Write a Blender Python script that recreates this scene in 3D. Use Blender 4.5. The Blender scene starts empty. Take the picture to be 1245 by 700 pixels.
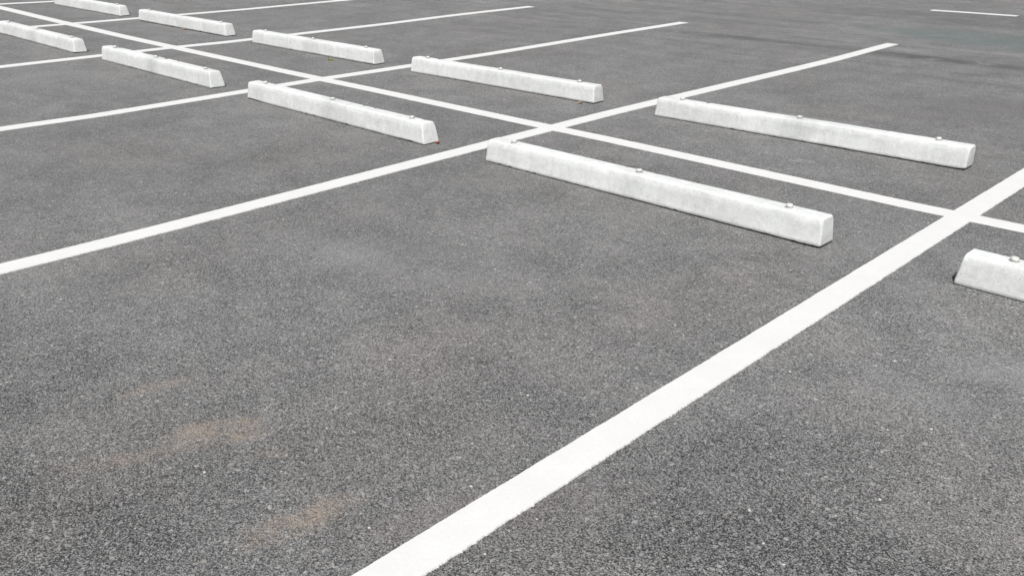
import bpy, math, random
from mathutils import Vector, Matrix, noise
K = 2.5 / 2.7            # survey units -> metres (bays are 2.5 m wide)
scene = bpy.context.scene
COL = scene.collection
PI = math.pi

# ------------------------------------------------------------------ materials
class NT:
    def __init__(self, name):
        self.m = bpy.data.materials.new(name); self.m.use_nodes = True
        self.t = self.m.node_tree; self.t.nodes.clear()
        self.out = self.n('ShaderNodeOutputMaterial')
        self.bsdf = self.n('ShaderNodeBsdfPrincipled')
        self.l(self.bsdf.outputs[0], self.out.inputs[0])
        self.co = self.n('ShaderNodeTexCoord').outputs['Object']
    def n(self, k, **kw):
        x = self.t.nodes.new(k)
        for a, b in kw.items(): setattr(x, a, b)
        return x
    def l(self, a, b): self.t.links.new(a, b)
    def put(self, sock, v):
        if hasattr(v, 'is_output'): self.l(v, sock)
        else: sock.default_value = v
    def math(self, op, a, b=0.0, c=None, clamp=False):
        x = self.n('ShaderNodeMath', operation=op, use_clamp=clamp)
        self.put(x.inputs[0], a); self.put(x.inputs[1], b)
        if c is not None: self.put(x.inputs[2], c)
        return x.outputs[0]
    def mapping(self, loc=(0,0,0), rot=(0,0,0), sc=(1,1,1), src=None):
        x = self.n('ShaderNodeMapping')
        x.inputs['Location'].default_value = loc; x.inputs['Rotation'].default_value = rot
        x.inputs['Scale'].default_value = sc
        self.l(src or self.co, x.inputs['Vector']); return x.outputs[0]
    def noise(self, scale, detail=3, rough=0.55, dist=0.0, src=None):
        x = self.n('ShaderNodeTexNoise')
        x.inputs['Scale'].default_value = scale; x.inputs['Detail'].default_value = detail
        x.inputs['Roughness'].default_value = rough; x.inputs['Distortion'].default_value = dist
        self.l(src or self.co, x.inputs['Vector']); return x.outputs[0]
    def voro(self, scale, feature='F1', src=None, rnd=1.0):
        x = self.n('ShaderNodeTexVoronoi', feature=feature)
        x.inputs['Scale'].default_value = scale; x.inputs['Randomness'].default_value = rnd
        self.l(src or self.co, x.inputs['Vector']); return x
    def ramp(self, v, lo, hi, a=0.0, b=1.0, smooth=True):
        x = self.n('ShaderNodeMapRange', interpolation_type='SMOOTHSTEP' if smooth else 'LINEAR')
        self.put(x.inputs[0], v)
        for i, q in ((1, lo), (2, hi), (3, a), (4, b)): x.inputs[i].default_value = q
        return x.outputs[0]
    def mix(self, f, a, b, mode='MIX'):
        x = self.n('ShaderNodeMix', data_type='RGBA', blend_type=mode)
        self.put(x.inputs[0], f)
        for i, v in ((6, a), (7, b)):
            if isinstance(v, tuple) and len(v) == 3: v = v + (1,)
            self.put(x.inputs[i], v)
        return x.outputs[2]
    def grey(self, v):
        x = self.n('ShaderNodeCombineColor')
        for i in range(3): self.l(v, x.inputs[i])
        return x.outputs[0]
    def bump(self, h, strength, dist, nrm=None):
        x = self.n('ShaderNodeBump'); x.inputs['Strength'].default_value = strength
        x.inputs['Distance'].default_value = dist; self.l(h, x.inputs['Height'])
        if nrm: self.l(nrm, x.inputs['Normal'])
        return x.outputs[0]
    def done(self, col, rough, nrm=None, spec=0.3):
        self.put(self.bsdf.inputs['Base Color'], col); self.put(self.bsdf.inputs['Roughness'], rough)
        self.bsdf.inputs['Specular IOR Level'].default_value = spec
        if nrm: self.l(nrm, self.bsdf.inputs['Normal'])
        return self.m

def asphalt():
    A = NT('asphalt')
    warp = A.n('ShaderNodeVectorMath', operation='MULTIPLY_ADD')
    nz = A.n('ShaderNodeTexNoise'); nz.inputs['Scale'].default_value = 95; nz.inputs['Detail'].default_value = 1
    A.l(A.co, nz.inputs['Vector']); A.l(nz.outputs['Color'], warp.inputs[0])
    warp.inputs[1].default_value = (.009, .009, 0); A.l(A.co, warp.inputs[2])
    wv = warp.outputs[0]
    v1 = A.voro(212, src=wv); v2 = A.voro(390, src=wv)
    sep = A.n('ShaderNodeSeparateColor'); A.l(v1.outputs['Color'], sep.inputs[0])
    sep2 = A.n('ShaderNodeSeparateColor'); A.l(v2.outputs['Color'], sep2.inputs[0])
    mid = A.noise(3.2, 4, .65); fine = A.noise(24, 3, .6); grit = A.noise(120, 2, .65)
    open_ = A.ramp(mid, .3, .7, .0, .12)                                      # how open-textured the patch is
    for (cx, cy, rx, ry, rot, amt) in OPEN:                                   # coarse, badly closed areas of the mat
        mp = A.mapping(); node = mp.node; node.vector_type = 'TEXTURE'
        node.inputs['Location'].default_value = (cx, cy, 0)
        node.inputs['Rotation'].default_value = (0, 0, rot); node.inputs['Scale'].default_value = (rx, ry, 1)
        ln = A.n('ShaderNodeVectorMath', operation='LENGTH'); A.l(mp, ln.inputs[0])
        open_ = A.math('ADD', open_, A.ramp(ln.outputs['Value'], .2, 1.0, amt, 0))
    joint = A.math('MULTIPLY', A.ramp(v1.outputs['Distance'], .40, .78), A.ramp(A.math('ADD', grit, open_), .36, .80))
    lost = A.ramp(A.math('SUBTRACT', A.math('MULTIPLY_ADD', open_, .70, .085), sep2.outputs[1]), -.02, .02)
    lost = A.math('MULTIPLY', lost, A.ramp(v2.outputs['Distance'], .65, .35))
    void = A.math('MAXIMUM', joint, lost)
    solid = A.math('SUBTRACT', 1.0, void)
    tone = A.math('MULTIPLY_ADD', sep.outputs[0], .72, .64)
    tone = A.math('MULTIPLY', tone, A.math('MULTIPLY_ADD', sep2.outputs[0], .46, .78))
    v3 = A.voro(58, src=wv); s3 = A.n('ShaderNodeSeparateColor'); A.l(v3.outputs['Color'], s3.inputs[0])
    cob = A.math('MULTIPLY', A.math('GREATER_THAN', s3.outputs[1], .72), A.ramp(v3.outputs['Distance'], .42, .34))      # larger stones
    tone = A.math('MULTIPLY', tone, A.math('MULTIPLY_ADD', cob, A.math('MULTIPLY_ADD', s3.outputs[2], .62, -.27), 1.0))
    solid = A.math('MAXIMUM', solid, A.math('MULTIPLY', cob, .8))
    tone = A.math('MULTIPLY', tone, A.math('MULTIPLY_ADD', solid, .87, .17))
    big = A.noise(.55, 4, .6, .6)
    wear = A.math('ADD', A.ramp(big, .3, .7, -.07, .07), A.ramp(mid, .3, .7, .03, -.03))
    wear = A.math('ADD', wear, A.ramp(fine, .3, .7, -.08, .08))
    tone = A.math('MULTIPLY', tone, A.math('ADD', wear, 1.0))
    # roller and tyre streaks that run along the drive aisle
    streak = A.noise(1.0, 4, .62, .8, src=A.mapping(rot=(0, 0, math.radians(-4)), sc=(.22, 2.6, 1)))
    streak2 = A.noise(1.0, 4, .6, 1.2, src=A.mapping(loc=(3, 7, 0), rot=(0, 0, math.radians(7)), sc=(.5, 9.0, 1)))
    sx = A.n('ShaderNodeSeparateXYZ'); A.l(A.co, sx.inputs[0])
    aisle = A.ramp(sx.outputs[1], 1.2, 4.6)
    s = A.math('ADD', A.ramp(streak, .3, .7, -.10, .10), A.ramp(streak2, .32, .68, -.08, .08))
    s = A.math('MULTIPLY', s, A.math('MULTIPLY_ADD', aisle, .85, .15))
    tone = A.math('MULTIPLY', tone, A.math('ADD', s, 1.0))
    col = A.mix(1.0, (ALB*1.0, ALB*.988, ALB*.968), A.grey(tone), 'MULTIPLY')
    hue = A.noise(.8, 3, .6)
    col = A.mix(A.ramp(hue, .50, .70, 0, .6), col, A.mix(1.0, col, (.975, 1.0, 1.015), 'MULTIPLY'))
    col = A.mix(A.ramp(hue, .48, .30, 0, .7), col, A.mix(1.0, col, (1.03, .985, .96), 'MULTIPLY'))
    # pale dust in patches
    bk = A.noise(3.4, 5, .7, .3, src=A.mapping(loc=(2.7, 1.1, 0)))
    bkf = A.noise(15, 4, .7)
    dust = A.math('MULTIPLY', A.ramp(bk, .52, .74), A.ramp(bkf, .35, .7))
    col = A.mix(A.math('MULTIPLY', dust, .16), col, (ALB*1.7, ALB*1.7, ALB*1.7))
    grain = A.math('MULTIPLY_ADD', solid, .65, .35)
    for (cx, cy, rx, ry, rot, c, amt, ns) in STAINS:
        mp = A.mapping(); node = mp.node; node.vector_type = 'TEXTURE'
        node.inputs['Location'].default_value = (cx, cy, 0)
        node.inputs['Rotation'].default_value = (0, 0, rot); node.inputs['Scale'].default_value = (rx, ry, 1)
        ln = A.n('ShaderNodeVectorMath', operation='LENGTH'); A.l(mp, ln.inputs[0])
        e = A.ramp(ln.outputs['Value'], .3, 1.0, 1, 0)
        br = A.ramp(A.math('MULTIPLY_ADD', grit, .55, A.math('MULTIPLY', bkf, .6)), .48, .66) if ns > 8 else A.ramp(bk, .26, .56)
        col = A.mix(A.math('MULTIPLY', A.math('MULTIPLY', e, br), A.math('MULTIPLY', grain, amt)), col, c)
    # pale chips of quartz, few and scattered
    chip = A.math('MULTIPLY', A.math('GREATER_THAN', s3.outputs[0], .93), A.math('LESS_THAN', v3.outputs['Distance'], A.math('MULTIPLY_ADD', A.math('POWER', s3.outputs[1], 3), .20, .07)))
    chip2 = A.math('MULTIPLY', A.math('GREATER_THAN', sep2.outputs[2], .974), A.math('LESS_THAN', v2.outputs['Distance'], .42))
    col = A.mix(A.math('MULTIPLY', chip2, .55), col, (.50, .49, .46))
    col = A.mix(A.math('MULTIPLY', chip, .85), col, A.mix(A.ramp(s3.outputs[2], .5, .9), (.62, .60, .57), (.28, .23, .18)))
    h = A.math('ADD', solid, A.math('MULTIPLY', sep.outputs[2], .55))
    h = A.math('MULTIPLY_ADD', sep2.outputs[1], .25, h)
    nrm = A.bump(h, .8, .0035)
    return A.done(col, .8, nrm, .3)

def paint():
    P = NT('white_road_paint')
    n1 = P.noise(7, 5, .65); n2 = P.noise(160, 3, .6)
    t = P.math('ADD', P.ramp(n1, .3, .7, -.025, .02), P.ramp(n2, .3, .7, -.02, .02))
    t = P.math('MULTIPLY', P.math('ADD', t, 1.0), PAINT)
    col = P.mix(1.0, (1.0, .997, .972), P.grey(t), 'MULTIPLY')
    v = P.voro(11); s = P.n('ShaderNodeSeparateColor'); P.l(v.outputs['Color'], s.inputs[0])
    speck = P.math('MULTIPLY', P.math('GREATER_THAN', s.outputs[0], .93), P.math('LESS_THAN', v.outputs['Distance'], .045))
    col = P.mix(P.math('MULTIPLY', speck, .7), col, (.12, .11, .10))
    h = P.math('ADD', P.noise(130, 2), P.math('MULTIPLY', P.noise(420, 2), .3))
    return P.done(col, .7, P.bump(h, .25, .002), .3)

def concrete():
    C = NT('pale_cast_concrete')
    oi = C.n('ShaderNodeObjectInfo')
    rnd = C.n('ShaderNodeCombineXYZ'); C.l(C.math('MULTIPLY', oi.outputs['Random'], 37.0), rnd.inputs[0]); C.l(C.math('MULTIPLY', oi.outputs['Random'], 91.0), rnd.inputs[1])
    ad = C.n('ShaderNodeVectorMath', operation='ADD'); C.l(C.co, ad.inputs[0]); C.l(rnd.outputs[0], ad.inputs[1])
    P = ad.outputs[0]
    big = C.noise(3.0, 6, .7, .3, src=P)
    vert = C.noise(1.0, 5, .65, .2, src=C.mapping(sc=(34, 9, 2.2), src=P))
    fine = C.noise(75, 4, .7, src=P)
    t = C.math('ADD', C.ramp(big, .28, .72, -.11, .06), C.ramp(vert, .3, .72, -.03, .03))
    blot = C.noise(17, 5, .7, .3, src=P)
    t = C.math('ADD', t, C.ramp(fine, .3, .7, -.07, .06)); t = C.math('ADD', t, C.ramp(blot, .34, .68, .035, -.065))
    t = C.math('MULTIPLY', C.math('ADD', t, 1.0), CONC)
    col = C.mix(1.0, (.986, 1.006, .982), C.grey(t), 'MULTIPLY')
    bl = C.math('MULTIPLY', C.ramp(C.noise(6.5, 6, .75, .3, src=P), .56, .74), C.ramp(C.noise(45, 4, .7, src=P), .38, .64))
    col = C.mix(C.math('MULTIPLY', bl, .62), col, (.29, .30, .275))
    # grime that has run down from the bolts
    cx = C.n('ShaderNodeSeparateXYZ'); C.l(C.co, cx.inputs[0])
    dx = C.math('ABSOLUTE', C.math('SUBTRACT', C.math('ABSOLUTE', C.math('SUBTRACT', C.math('ABSOLUTE', cx.outputs[0]), .41)), .41))
    mid_ = C.ramp(C.math('ABSOLUTE', cx.outputs[0]), .02, .16, 1, 0)
    run = C.math('MULTIPLY', C.math('MULTIPLY_ADD', C.math('FRACT', C.math('MULTIPLY', oi.outputs['Random'], 7.3)), .8, .2), C.math('MULTIPLY_ADD', C.ramp(dx, .015, .10, 1, 0), .3, mid_), C.ramp(C.noise(1.0, 5, .72, .6, src=C.mapping(sc=(34, 8, 12), src=P)), .42, .66))
    col = C.mix(C.math('MULTIPLY', run, .26), col, (.27, .28, .255))
    v = C.voro(115, src=P); s = C.n('ShaderNodeSeparateColor'); C.l(v.outputs['Color'], s.inputs[0])
    pit = C.math('MULTIPLY', C.math('GREATER_THAN', s.outputs[0], .93), C.ramp(v.outputs['Distance'], .1, .38, 1, 0))
    col = C.mix(C.math('MULTIPLY', pit, .5), col, (.22, .22, .20))
    h = C.math('SUBTRACT', C.math('ADD', C.math('MULTIPLY', fine, .5), C.noise(260, 2, src=P)), C.math('MULTIPLY', pit, 1.6))
    return C.done(col, .82, C.bump(h, .35, .0025), .3)

def metal(name, base, rough, met):
    M = NT(name)
    n = M.noise(140, 4, .7); n2 = M.noise(28, 4, .7)
    t = M.math('ADD', M.ramp(n, .3, .7, .82, 1.1), M.ramp(n2, .3, .7, -.12, .1))
    M.bsdf.inputs['Metallic'].default_value = met
    return M.done(M.mix(1.0, base, M.grey(t), 'MULTIPLY'), rough, M.bump(n, .3, .001), .5)

def plain(name, a, b, rough=.7, scale=60):
    M = NT(name)
    return M.done(M.mix(M.ramp(M.noise(scale, 4, .65), .35, .65), a, b), rough)

ALB, PAINT, CONC = .196, .590, .605
BROWN = (.305, .250, .205)
# stains on the tarmac: centre x, y, half-axes, turn, colour, strength, breakup
OPEN = [(.62, -3.0, .75, 1.3, math.radians(10), .15), (-.75, -3.85, .8, .5, math.radians(40), .12), (-1.6, -3.75, .7, .6, 0, .10),
        (-.35, -3.2, 1.6, 1.0, .7, .03)]
PALE = (.275, .275, .273)
STAINS = [(-.80, -3.335, .19, .105, math.radians(52), BROWN, .95, 11),
          (-.79, -3.27, .09, .03, math.radians(56), BROWN, .60, 11),
          (-.84, -3.56, .24, .05, math.radians(62), BROWN, .50, 14),
          (-1.15, -3.32, .16, .05, math.radians(75), BROWN, .60, 14),
          (-.30, -3.39, .20, .075, math.radians(80), BROWN, .9, 12),
          (-.60, -3.30, .12, .04, math.radians(60), BROWN, .35, 15),
          (.02, -3.05, .5, .14, math.radians(60), (.20, .175, .17), .45, 4),
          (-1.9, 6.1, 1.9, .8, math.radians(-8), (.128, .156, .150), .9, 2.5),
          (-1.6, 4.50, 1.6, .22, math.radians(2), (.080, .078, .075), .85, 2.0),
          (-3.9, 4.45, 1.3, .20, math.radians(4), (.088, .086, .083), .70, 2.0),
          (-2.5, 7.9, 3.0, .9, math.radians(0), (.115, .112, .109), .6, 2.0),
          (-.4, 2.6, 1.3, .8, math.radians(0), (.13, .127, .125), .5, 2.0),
          (-1.3, -2.1, .65, .35, .4, PALE, .22, 2.6),
          (-3.55, 1.0, .8, .3, .2, PALE, .4, 3.0),
          (-6.2, 1.05, 1.0, .3, 0, PALE, .4, 3.0),
          (-1.4, 1.35, .5, .14, 0, PALE, .5, 5.0),
          (-6.8, -1.4, 1.2, .5, 0, PALE, .3, 2.5),
          (.5, -1.75, .4, .28, .8, PALE, .2, 4.0),
          (-.993, .386, .09, .05, .3, (.40, .40, .40), .75, 20), (-1.185, 1.534, .07, .03, .1, (.45, .45, .44), .7, 20),
          (-1.45, 1.42, .5, .1, .1, PALE, .6, 20), (.62, -1.45, .35, .16, .6, PALE, .35, 3), (-1.55, -2.25, .5, .16, .3, PALE, .2, 3),
          (-1.624, -.368, .05, .018, .3, (.03, .03, .03), .8, 20)]
M_ASPHALT, M_PAINT, M_CONC = asphalt(), paint(), concrete()
M_STEEL = metal('galvanised_steel', (.66, .66, .62), .5, .15)
M_WASH = metal('weathered_steel', (.42, .42, .40), .6, .3)
M_RED = plain('dry_red_leaf', (.42, .10, .05), (.22, .05, .03))
M_TAN = plain('dry_tan_leaf', (.45, .25, .15), (.30, .17, .10))
M_GREEN = plain('yellow_green_weed', (.30, .28, .06), (.16, .17, .04))
M_STONE = plain('pebble_stone', (.40, .37, .33), (.22, .20, .18))

# ------------------------------------------------------------------ helpers
def link(name, verts, faces, mat, parent=None, smooth=False):
    me = bpy.data.meshes.new(name); me.from_pydata(verts, [], faces); me.update()
    me.materials.append(mat)
    if smooth: me.polygons.foreach_set('use_smooth', [True]*len(me.polygons))
    o = bpy.data.objects.new(name, me); COL.objects.link(o); o.parent = parent
    return o
def tag(o, label, cat, group=None):
    o['label'] = label; o['category'] = cat
    if group: o['group'] = group
    return o

# ------------------------------------------------------------------ ground
R = 400.0
g = link('ground', [(-R, -R, 0), (R, -R, 0), (R, R, 0), (-R, R, 0)], [(0, 1, 2, 3)], M_ASPHALT)
g['kind'] = 'structure'

# ------------------------------------------------------------------ painted lines
def interp(tab, t):
    if t <= tab[0][0]: return tab[0][1]
    for (a, va), (b, vb) in zip(tab, tab[1:]):
        if t <= b:
            f = (t-a)/(b-a); f = f*f*(3-2*f)*.5 + f*.5
            return va + (vb-va)*f
    return tab[-1][1]
def stripe(name, tab, t0, t1, width, axis, z, seed, fine):
    """A slab of thermoplastic paint: centre line read from the survey table, ragged edges, 3-4 mm thick."""
    ts = []; t = t0
    while t < t1:
        ts.append(t); t += fine(t)
    ts.append(t1)
    V, F = [], []
    for t in ts:
        c = interp(tab, t)
        e = []
        for s, rag in ((-1, .5), (1, 1.25)):
            j = noise.noise(Vector((t*9, s*5.1, seed)))*.0016
            j += noise.noise(Vector((t*55, s*7.7, seed+3)))*.0016*rag
            j += max(0, noise.noise(Vector((t*130, s*3.3, seed+7))))*.0042*rag
            e.append(c + s*(width(t)/2) + j)
        for q, dz in ((e[0]-.0015, -.004), (e[0]+.0015, z), (e[1]-.0015, z), (e[1]+.0015, -.004)):
            V.append((q, t, dz) if axis == 'y' else (t, q, dz))
    n = len(ts)
    for i in range(n-1):
        for k in range(3):
            a = i*4+k; f = (a, a+1, a+5, a+4)
            F.append(f[::-1] if axis == 'y' else f)
    F.append((0, 1, 2, 3)); F.append((n*4-1, n*4-2, n*4-3, n*4-4))
    o = link(name, V, F, M_PAINT)
    import bmesh
    bm = bmesh.new(); bm.from_mesh(o.data); bmesh.ops.recalc_face_normals(bm, faces=bm.faces); bm.to_mesh(o.data); bm.free()
    return o
def sc(tab): return [(a*K, b*K) for a, b in tab]
E_ = 5.53*K
LINES = [
 ([(-5.5, 0), (5.5, 0)], .112, 'widest white bay line running from the bottom edge up to the right edge', -5.3),
 ([(-3.56, -2.690), (-3.15, -2.684), (-.05, -2.734), (.65, -2.740), (4.03, -2.672), (5.55, -2.698)], .113, 'white bay line between the two nearest whole stops, its far end at the upper right', -5.1),
 ([(-2.65, -5.417), (-1.99, -5.372), (-.07, -5.408), (.69, -5.382), (2.06, -5.350), (4.15, -5.388), (5.45, -5.388)], .116, 'white bay line whose far end is second from the right', -5.1),
 ([(-1.74, -8.077), (-.085, -8.058), (.61, -7.998), (2.66, -7.988), (4.14, -8.055), (5.46, -8.040)], .124, 'white bay line whose far end stops just below the top edge', -5.1),
 ([(-.9, -10.90), (-.055, -10.835), (.38, -10.805), (2.45, -10.696), (3.0, -10.715), (5.5, -10.74)], .130, 'white bay line crossing the long line near the upper left corner, leaving through the top', -5.1),
 ([(-1.0, -14.0), (.25, -13.91), (.95, -13.74), (5.5, -13.5)], .130, 'short visible piece of white bay line in the extreme upper left corner', -5.1)]
for i, (tab, w, lab, lo) in enumerate(LINES):
    near = i < 2
    o = stripe('bay_line', sc(tab), lo, E_ + (.02 if i == 1 else 0), (lambda t, w=w: w), 'y', .0042, i*11.3,
               (lambda t: .005) if i == 0 else ((lambda t: .008) if i == 1 else (lambda t: .02)))
    tag(o, lab, 'parking line', 'white lines between the parking bays')
ctab = sc([(-13.45, .085), (-11.0, .02), (-9.04, -.017), (-6.92, -.017), (-5.92, -.017), (-4.52, .002), (-3.13, .0085), (-2.25, .022), (-.28, .0035), (.28, .018), (1.2, .02)])
o = stripe('centre_line', ctab, -17.0, 2.4, (lambda t: .112 if t > -6 else .112 + (-6-t)*.004), 'x', .0026, 77.0, (lambda t: .008 if t > -3 else .015))
tag(o, 'long white line running diagonally between the two rows of stops, crossing every bay line', 'parking line')
dtab = sc([(-3.68, 9.16), (-3.1, 9.225), (-2.55, 9.262)])
o = stripe('aisle_dash', dtab, -3.665*K, -2.56*K, (lambda t: .11), 'x', .0034, 91.0, (lambda t: .02))
tag(o, 'short separate white dash alone on the far tarmac at the upper right', 'road marking')

# ------------------------------------------------------------------ concrete wheel stops
BW, TW, HT = .064, .049, .121       # half width of base and top, height
def profile(seed_r=.016):
    """half-open loop (front foot -> over the top -> back foot) of (y, z)"""
    pts = []
    def arc(cx, cz, r, a0, a1, n):
        for i in range(n+1):
            a = math.radians(a0 + (a1-a0)*i/n); pts.append((cx + r*math.cos(a), cz + r*math.sin(a)))
    pts.append((-BW+.004, 0)); pts.append((-BW, .004))
    for f in (.14, .28, .42, .56, .70, .82):
        pts.append((-BW + (BW-TW)*f, HT*f))
    arc(-TW+seed_r+.0005, HT-seed_r, seed_r, 172, 96, 6)
    for f in (-.35, 0, .35): pts.append((f*TW, HT+.0005*(1-abs(f))))
    m = [(-y, z) for (y, z) in pts[:-2]][::-1]
    return pts[:-1] + m if False else pts[:-3] + [(-.35*TW, HT), (0, HT+.0004), (.35*TW, HT)] + [(-y, z) for (y, z) in pts[:-3]][::-1]
def make_stop(L, seed, gap, chip, taper):
    P = profile(); n = len(P)
    rad = .011
    ds = [0, .0004, .0012, .0026, .0046, .0072, .0102, .013, .02, .03, .042]
    xs = []
    d = .055
    while d < L/2: xs.append(d); d += .014
    half = ds + xs
    stations = [(-1, d) for d in half] + [(1, d) for d in half[::-1]]
    V, F = [], []
    for sgn, d in stations:
        ew = taper[0] if sgn < 0 else taper[1]
        ins = rad - math.sqrt(max(0, rad*rad - (rad-d)**2)) if d < rad else 0
        for (y, z) in P:
            yy = y*(1 - ins/.064); zz = z
            if z > HT*.5: zz = z - ins*.95*(z-HT*.5)/(HT*.5)
            x = sgn*(L/2 - d - ew*max(0, z/HT)*max(0, 1-d/.3))
            p = Vector((x, yy, zz))
            q = Vector((x*2.2, yy*5, zz*5 + seed*3.7))
            dy = noise.noise(q*1.3)*.0016 + noise.noise(q*6)*.0009 + noise.noise(q*20)*.0010
            dz = noise.noise(q*1.1 + Vector((5, 5, 5)))*.0012 + noise.noise(q*9+Vector((2, 8, 1)))*.0005
            side = 1 if y > 0 else -1
            if z > .004: p.y += dy*(1 if z < HT*.9 else .5)*side; p.z += dz*(z/HT)
            p.x += noise.noise(q*7 + Vector((1, 4, 9)))*.0016*(1 if d < .05 else 0)
            # the foot: poured against a worn mould, chipped here and there
            if z <= .0041:
                e = abs(x)/(L/2)
                c1 = max(0, noise.noise(Vector((x*5, side, seed)))-.1)*.006
                c2 = max(0, noise.noise(Vector((x*38, side*2, seed+4)))-.18)*.012
                c3 = chip[0 if sgn < 0 else 1]*max(0, 1-d/.05)*.009*(.4+.6*abs(noise.noise(Vector((d*90, side*3, seed)))))
                p.z += c1 + c2 + c3
            elif z < .04: p.z += chip[0 if sgn < 0 else 1]*max(0, 1-d/.05)*.003
            # broken arris near the ends and some along the top edge
            if abs(z-HT*.93) < HT*.08:
                c = max(0, noise.noise(Vector((x*16, side*5, seed+9)))-.42)*.022
                p.z -= c; p.y -= side*c*.8
            V.append(tuple(p))
    m = len(stations)
    for i in range(m-1):
        for k in range(n-1):
            a = i*n+k; F.append((a, a+1, a+n+1, a+n)[::-1])
        F.append((i*n+n-1, i*n, i*n+n, i*n+2*n-1)[::-1])        # underside
    # end caps: fan rings towards the middle so that the face can be uneven
    for end, base, sgn in ((0, 0, -1), (1, (m-1)*n, 1)):
        ew = taper[end]
        prev = [base+k for k in range(n)]
        cx = sum(V[v][0] for v in prev)/n
        for f in (.9, .72, .5, .28):
            ring = []
            for k in range(n):
                v = Vector(V[base+k]); c = Vector((0, 0, HT*.48))
                w = Vector((0, c.y+(v.y-c.y)*f, c.z+(v.z-c.z)*f))
                w.x = sgn*(L/2 - ew*max(0, w.z/HT)) + sgn*(.0012*(1-f)) + noise.noise(Vector((w.y*30, w.z*30, seed+end*5)))*.0014
                ring.append(len(V)); V.append(tuple(w))
            for k in range(n):
                a, b = prev[k], prev[(k+1) % n]; c2, d2 = ring[(k+1) % n], ring[k]
                F.append((a, b, c2, d2) if sgn < 0 else (d2, c2, b, a))
            prev = ring
        F.append(tuple(prev[::-1]) if sgn > 0 else tuple(prev))
    import bmesh
    o = link('wheel_stop', V, F, M_CONC, smooth=True)
    bm = bmesh.new(); bm.from_mesh(o.data); bmesh.ops.recalc_face_normals(bm, faces=bm.faces); bm.to_mesh(o.data); bm.free()
    return o
def lathe(prof, n, wob=0, seed=0):
    V, F = [], []
    for (r, z) in prof:
        for k in range(n):
            a = 2*PI*k/n
            V.append((r*math.cos(a)*(1+wob*noise.noise(Vector((a, z*90, seed)))), r*math.sin(a), z))
    for i in range(len(prof)-1):
        for k in range(n):
            a, b = i*n+k, i*n+(k+1) % n; F.append((a, b, b+n, a+n))
    F.append(tuple(range(n))[::-1]); F.append(tuple(range((len(prof)-1)*n, len(prof)*n)))
    return V, F
hv, hf = lathe([(.0085, -.004), (.0090, .004), (.0150, .0045), (.0165, .0068), (.0163, .0145), (.0146, .0168), (.008, .0180), (.003, .0183)], 24, .06, 2)
wv_, wf = lathe([(.0225, -.003), (.0228, .0012), (.0215, .0022), (.0100, .0022)], 24, .10, 5)
head_mesh = washer_mesh = None
def add_bolt(stop, x, z, k):
    global head_mesh, washer_mesh
    if head_mesh is None:
        h = link('bolt', hv, hf, M_STEEL); w = link('washer', wv_, wf, M_WASH)
        head_mesh, washer_mesh = h.data, w.data
    else:
        h = bpy.data.objects.new('bolt', head_mesh); w = bpy.data.objects.new('washer', washer_mesh)
        COL.objects.link(h); COL.objects.link(w)
    rr = random.Random(k)
    h.scale = (.86, .86, .86); h.parent = stop; h.location = (x, rr.uniform(-.004, .004), z); h.rotation_euler = (rr.uniform(-.10, .10), rr.uniform(-.10, .10), rr.uniform(0, 6))
    w.parent = h; w.location = (rr.uniform(-.002, .002), rr.uniform(-.002, .002), 0); w.rotation_euler = (-h.rotation_euler[0], -h.rotation_euler[1], 0)

# left foot x, right foot x, front foot y at each end (survey units), lift at left/right end (m), chips, label
GN = 'concrete wheel stops of the near row'; GF = 'concrete wheel stops of the far row'
STOPS = [
 (.290, 2.45, -.918, -.925, .000, .003, (.3, .2), GN, 'pale concrete wheel stop cut off by the right edge, only one rounded end in view'),
 (-2.450, -.292, -.917, -.923, .000, .005, (.1, .8), GN, 'largest whole concrete wheel stop, mid-picture, dark gap under its right end'),
 (-5.130, -3.001, -.914, -.925, .000, .001, (.1, .3), GN, 'concrete wheel stop with a red leaf at its right end'),
 (-7.798, -5.698, -.904, -.909, .000, .000, (.2, .2), GN, 'concrete wheel stop between the red-leaf stop and the one touching the left edge'),
 (-10.60, -8.413, -.900, -.914, .000, .000, (.3, .3), GN, 'concrete wheel stop touching the left edge, hiding the foot of a white line'),
 (-2.454, -.290, .813, .872, .000, .005, (.2, 1.), GF, 'right-hand wheel stop beyond the long white line, grey smudges mid-length'),
 (-5.134, -3.027, .768, .821, .000, .003, (.1, .7), GF, 'wheel stop beyond the long line with brown crumbs under its right end'),
 (-7.760, -5.660, .738, .765, .000, .002, (.1, .5), GF, 'wheel stop beyond the long line with a yellow-green weed at its foot'),
 (-10.53, -8.390, .775, .782, .005, .004, (.1, .1), GF, 'wheel stop beyond the long line with a dark gap under its whole front'),
 (-13.30, -11.133, .800, .806, .000, .002, (.1, .3), GF, 'wheel stop cropped by the top edge in the upper left corner'),
]
TAPER = [(.017, .02), (.010, .006), (.008, .024), (.006, .026), (.010, .026), (.010, -.003), (.008, .010), (.004, .016), (.003, .020), (.010, .020)]
for i, (xl, xr, yl, yr, gl, gr, chip, grp, lab) in enumerate(STOPS):
    xl, xr, yl, yr = xl*K, xr*K, yl*K, yr*K
    L = math.hypot(xr-xl, yr-yl); a = math.atan2(yr-yl, xr-xl)
    o = make_stop(L, i*2.17+1, 0, chip, TAPER[i])
    cx, cy = (xl+xr)/2, (yl+yr)/2
    o.location = (cx - BW*math.sin(a), cy + BW*math.cos(a), .0012 + (gl+gr)/2)
    o.rotation_euler = (0, -math.atan2(gr-gl, L), a)
    tag(o, lab, 'wheel stop', grp)
    for j, f in enumerate((-.412, 0, .412)):
        add_bolt(o, f*L + (.012*math.sin(i*5+j*3)), HT + .0006, i*10+j)

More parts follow.
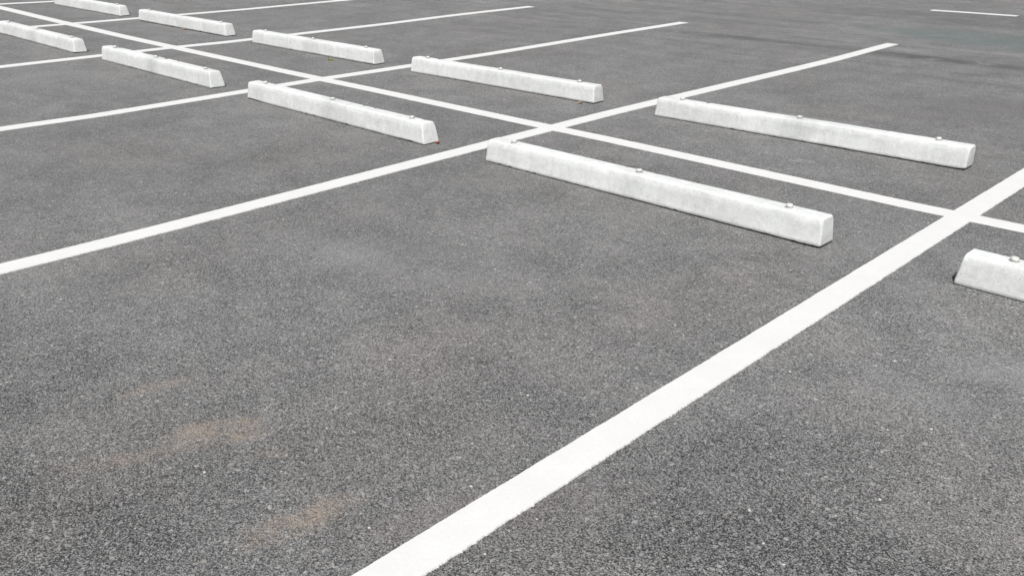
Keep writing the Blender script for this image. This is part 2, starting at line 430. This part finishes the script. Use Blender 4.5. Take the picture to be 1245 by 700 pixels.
# ------------------------------------------------------------------ small litter
def leaf(name, loc, size, mat, rz, curl):
    V, F = [], []
    n = 8
    for lay in (0, 1):
        for i in range(n+1):
            t = i/n; w = math.sin(PI*min(1, t*1.02))**.8*.34*(1 if i < n else 0)
            for s in (-1, 0, 1):
                V.append(((t-.5)*size, s*w*size, curl*size*((t-.5)**2*1.6 + abs(s)*w*.9) + .0015 - lay*.0006))
    m = (n+1)*3
    for i in range(n):
        for k in (0, 1):
            a = i*3+k; F.append((a, a+3, a+4, a+1)); F.append((m+a, m+a+1, m+a+4, m+a+3))
    o = link(name, V, F, mat, smooth=True); o.location = loc; o.rotation_euler = (0, 0, rz); return o
tag(leaf('fallen_leaf', (-2.748, -.772, .003), .038, M_RED, .5, .7), 'dry red leaf lying against the right end of a near-row wheel stop', 'leaf')
tag(leaf('fallen_leaf', (-2.885, .716, .003), .040, M_TAN, .2, .5), 'tan leaf crumb under the right end of the second wheel stop beyond the long line', 'leaf')
tag(leaf('fallen_leaf', (-8.62, .700, .003), .06, M_TAN, .1, .3), 'brown leaf at the foot of the far stop with a dark gap beneath', 'leaf')
def weed(loc, mat):
    rr = random.Random(4); V, F = [], []
    for b in range(34):
        a = rr.uniform(0, 2*PI); l = rr.uniform(.018, .045); el = rr.uniform(.15, .9); w = rr.uniform(.003, .006)
        x0, y0 = rr.gauss(0, .022), rr.gauss(0, .008)
        d = Vector((math.cos(a)*math.cos(el), math.sin(a)*math.cos(el), math.sin(el))); sd = Vector((-math.sin(a), math.cos(a), 0))
        k = len(V)
        for t, ww in ((0, .5), (.5, 1), (1, .1)):
            p = Vector((x0, y0, 0)) + d*l*t - Vector((0, 0, .012*t*t))
            p.z = max(p.z, .001)
            V += [tuple(p+sd*w*ww), tuple(p+Vector((0, 0, .001))), tuple(p-sd*w*ww)]
        for q in (0, 3):
            for j in (0, 1): F.append((k+q+j, k+q+j+1, k+q+j+4, k+q+j+3))
    o = link('weed', V, F, mat); o.location = loc; return o
tag(weed((-5.735, .60, .001), M_GREEN), 'tiny yellow-green weed at the foot of a far-row wheel stop', 'weed')

# ------------------------------------------------------------------ camera and light
cd = bpy.data.cameras.new('camera'); cam = bpy.data.objects.new('camera', cd); COL.objects.link(cam)
yaw, pitch, roll = -.7658999, -.4026310, .00093673
f = Vector((math.cos(pitch)*math.sin(yaw), math.cos(pitch)*math.cos(yaw), math.sin(pitch)))
r = Vector((math.cos(yaw), -math.sin(yaw), 0)); u = r.cross(f)
r2 = r*math.cos(roll) + u*math.sin(roll); u2 = -r*math.sin(roll) + u*math.cos(roll)
cam.matrix_world = Matrix(((r2.x, u2.x, -f.x, 1.28628), (r2.y, u2.y, -f.y, -4.32591), (r2.z, u2.z, -f.z, 1.34866), (0, 0, 0, 1)))
cd.sensor_width = 36; cd.lens = 36*1111.621/1245; cd.clip_start = .05; cd.clip_end = 2000
scene.camera = cam

S_DIR = Vector((.34, -.45, .83)).normalized()
sd = bpy.data.lights.new('sun', 'SUN'); sun = bpy.data.objects.new('sun', sd); COL.objects.link(sun)
sd.energy = 4.0; sd.angle = math.radians(1.0); sd.color = (1.0, .983, .962)
sun.rotation_euler = S_DIR.to_track_quat('Z', 'Y').to_euler(); sun.location = S_DIR*30
w = bpy.data.worlds.new('World'); scene.world = w; w.use_nodes = True
nt = w.node_tree; bg = nt.nodes['Background']
sky = nt.nodes.new('ShaderNodeTexSky'); sky.sky_type = 'NISHITA'; sky.sun_disc = False
sky.sun_elevation = math.asin(S_DIR.z); sky.sun_rotation = math.atan2(S_DIR.x, S_DIR.y)
sky.air_density = 1.0; sky.dust_density = 2.5; sky.ozone_density = .6
hs = nt.nodes.new('ShaderNodeHueSaturation'); hs.inputs['Saturation'].default_value = .55      # thin white overcast
nt.links.new(sky.outputs[0], hs.inputs['Color']); nt.links.new(hs.outputs[0], bg.inputs[0]); bg.inputs[1].default_value = .07
vs = scene.view_settings
vs.view_transform = 'Standard'; vs.look = 'None'; vs.gamma = 1; vs.use_curve_mapping = False; vs.exposure = .3
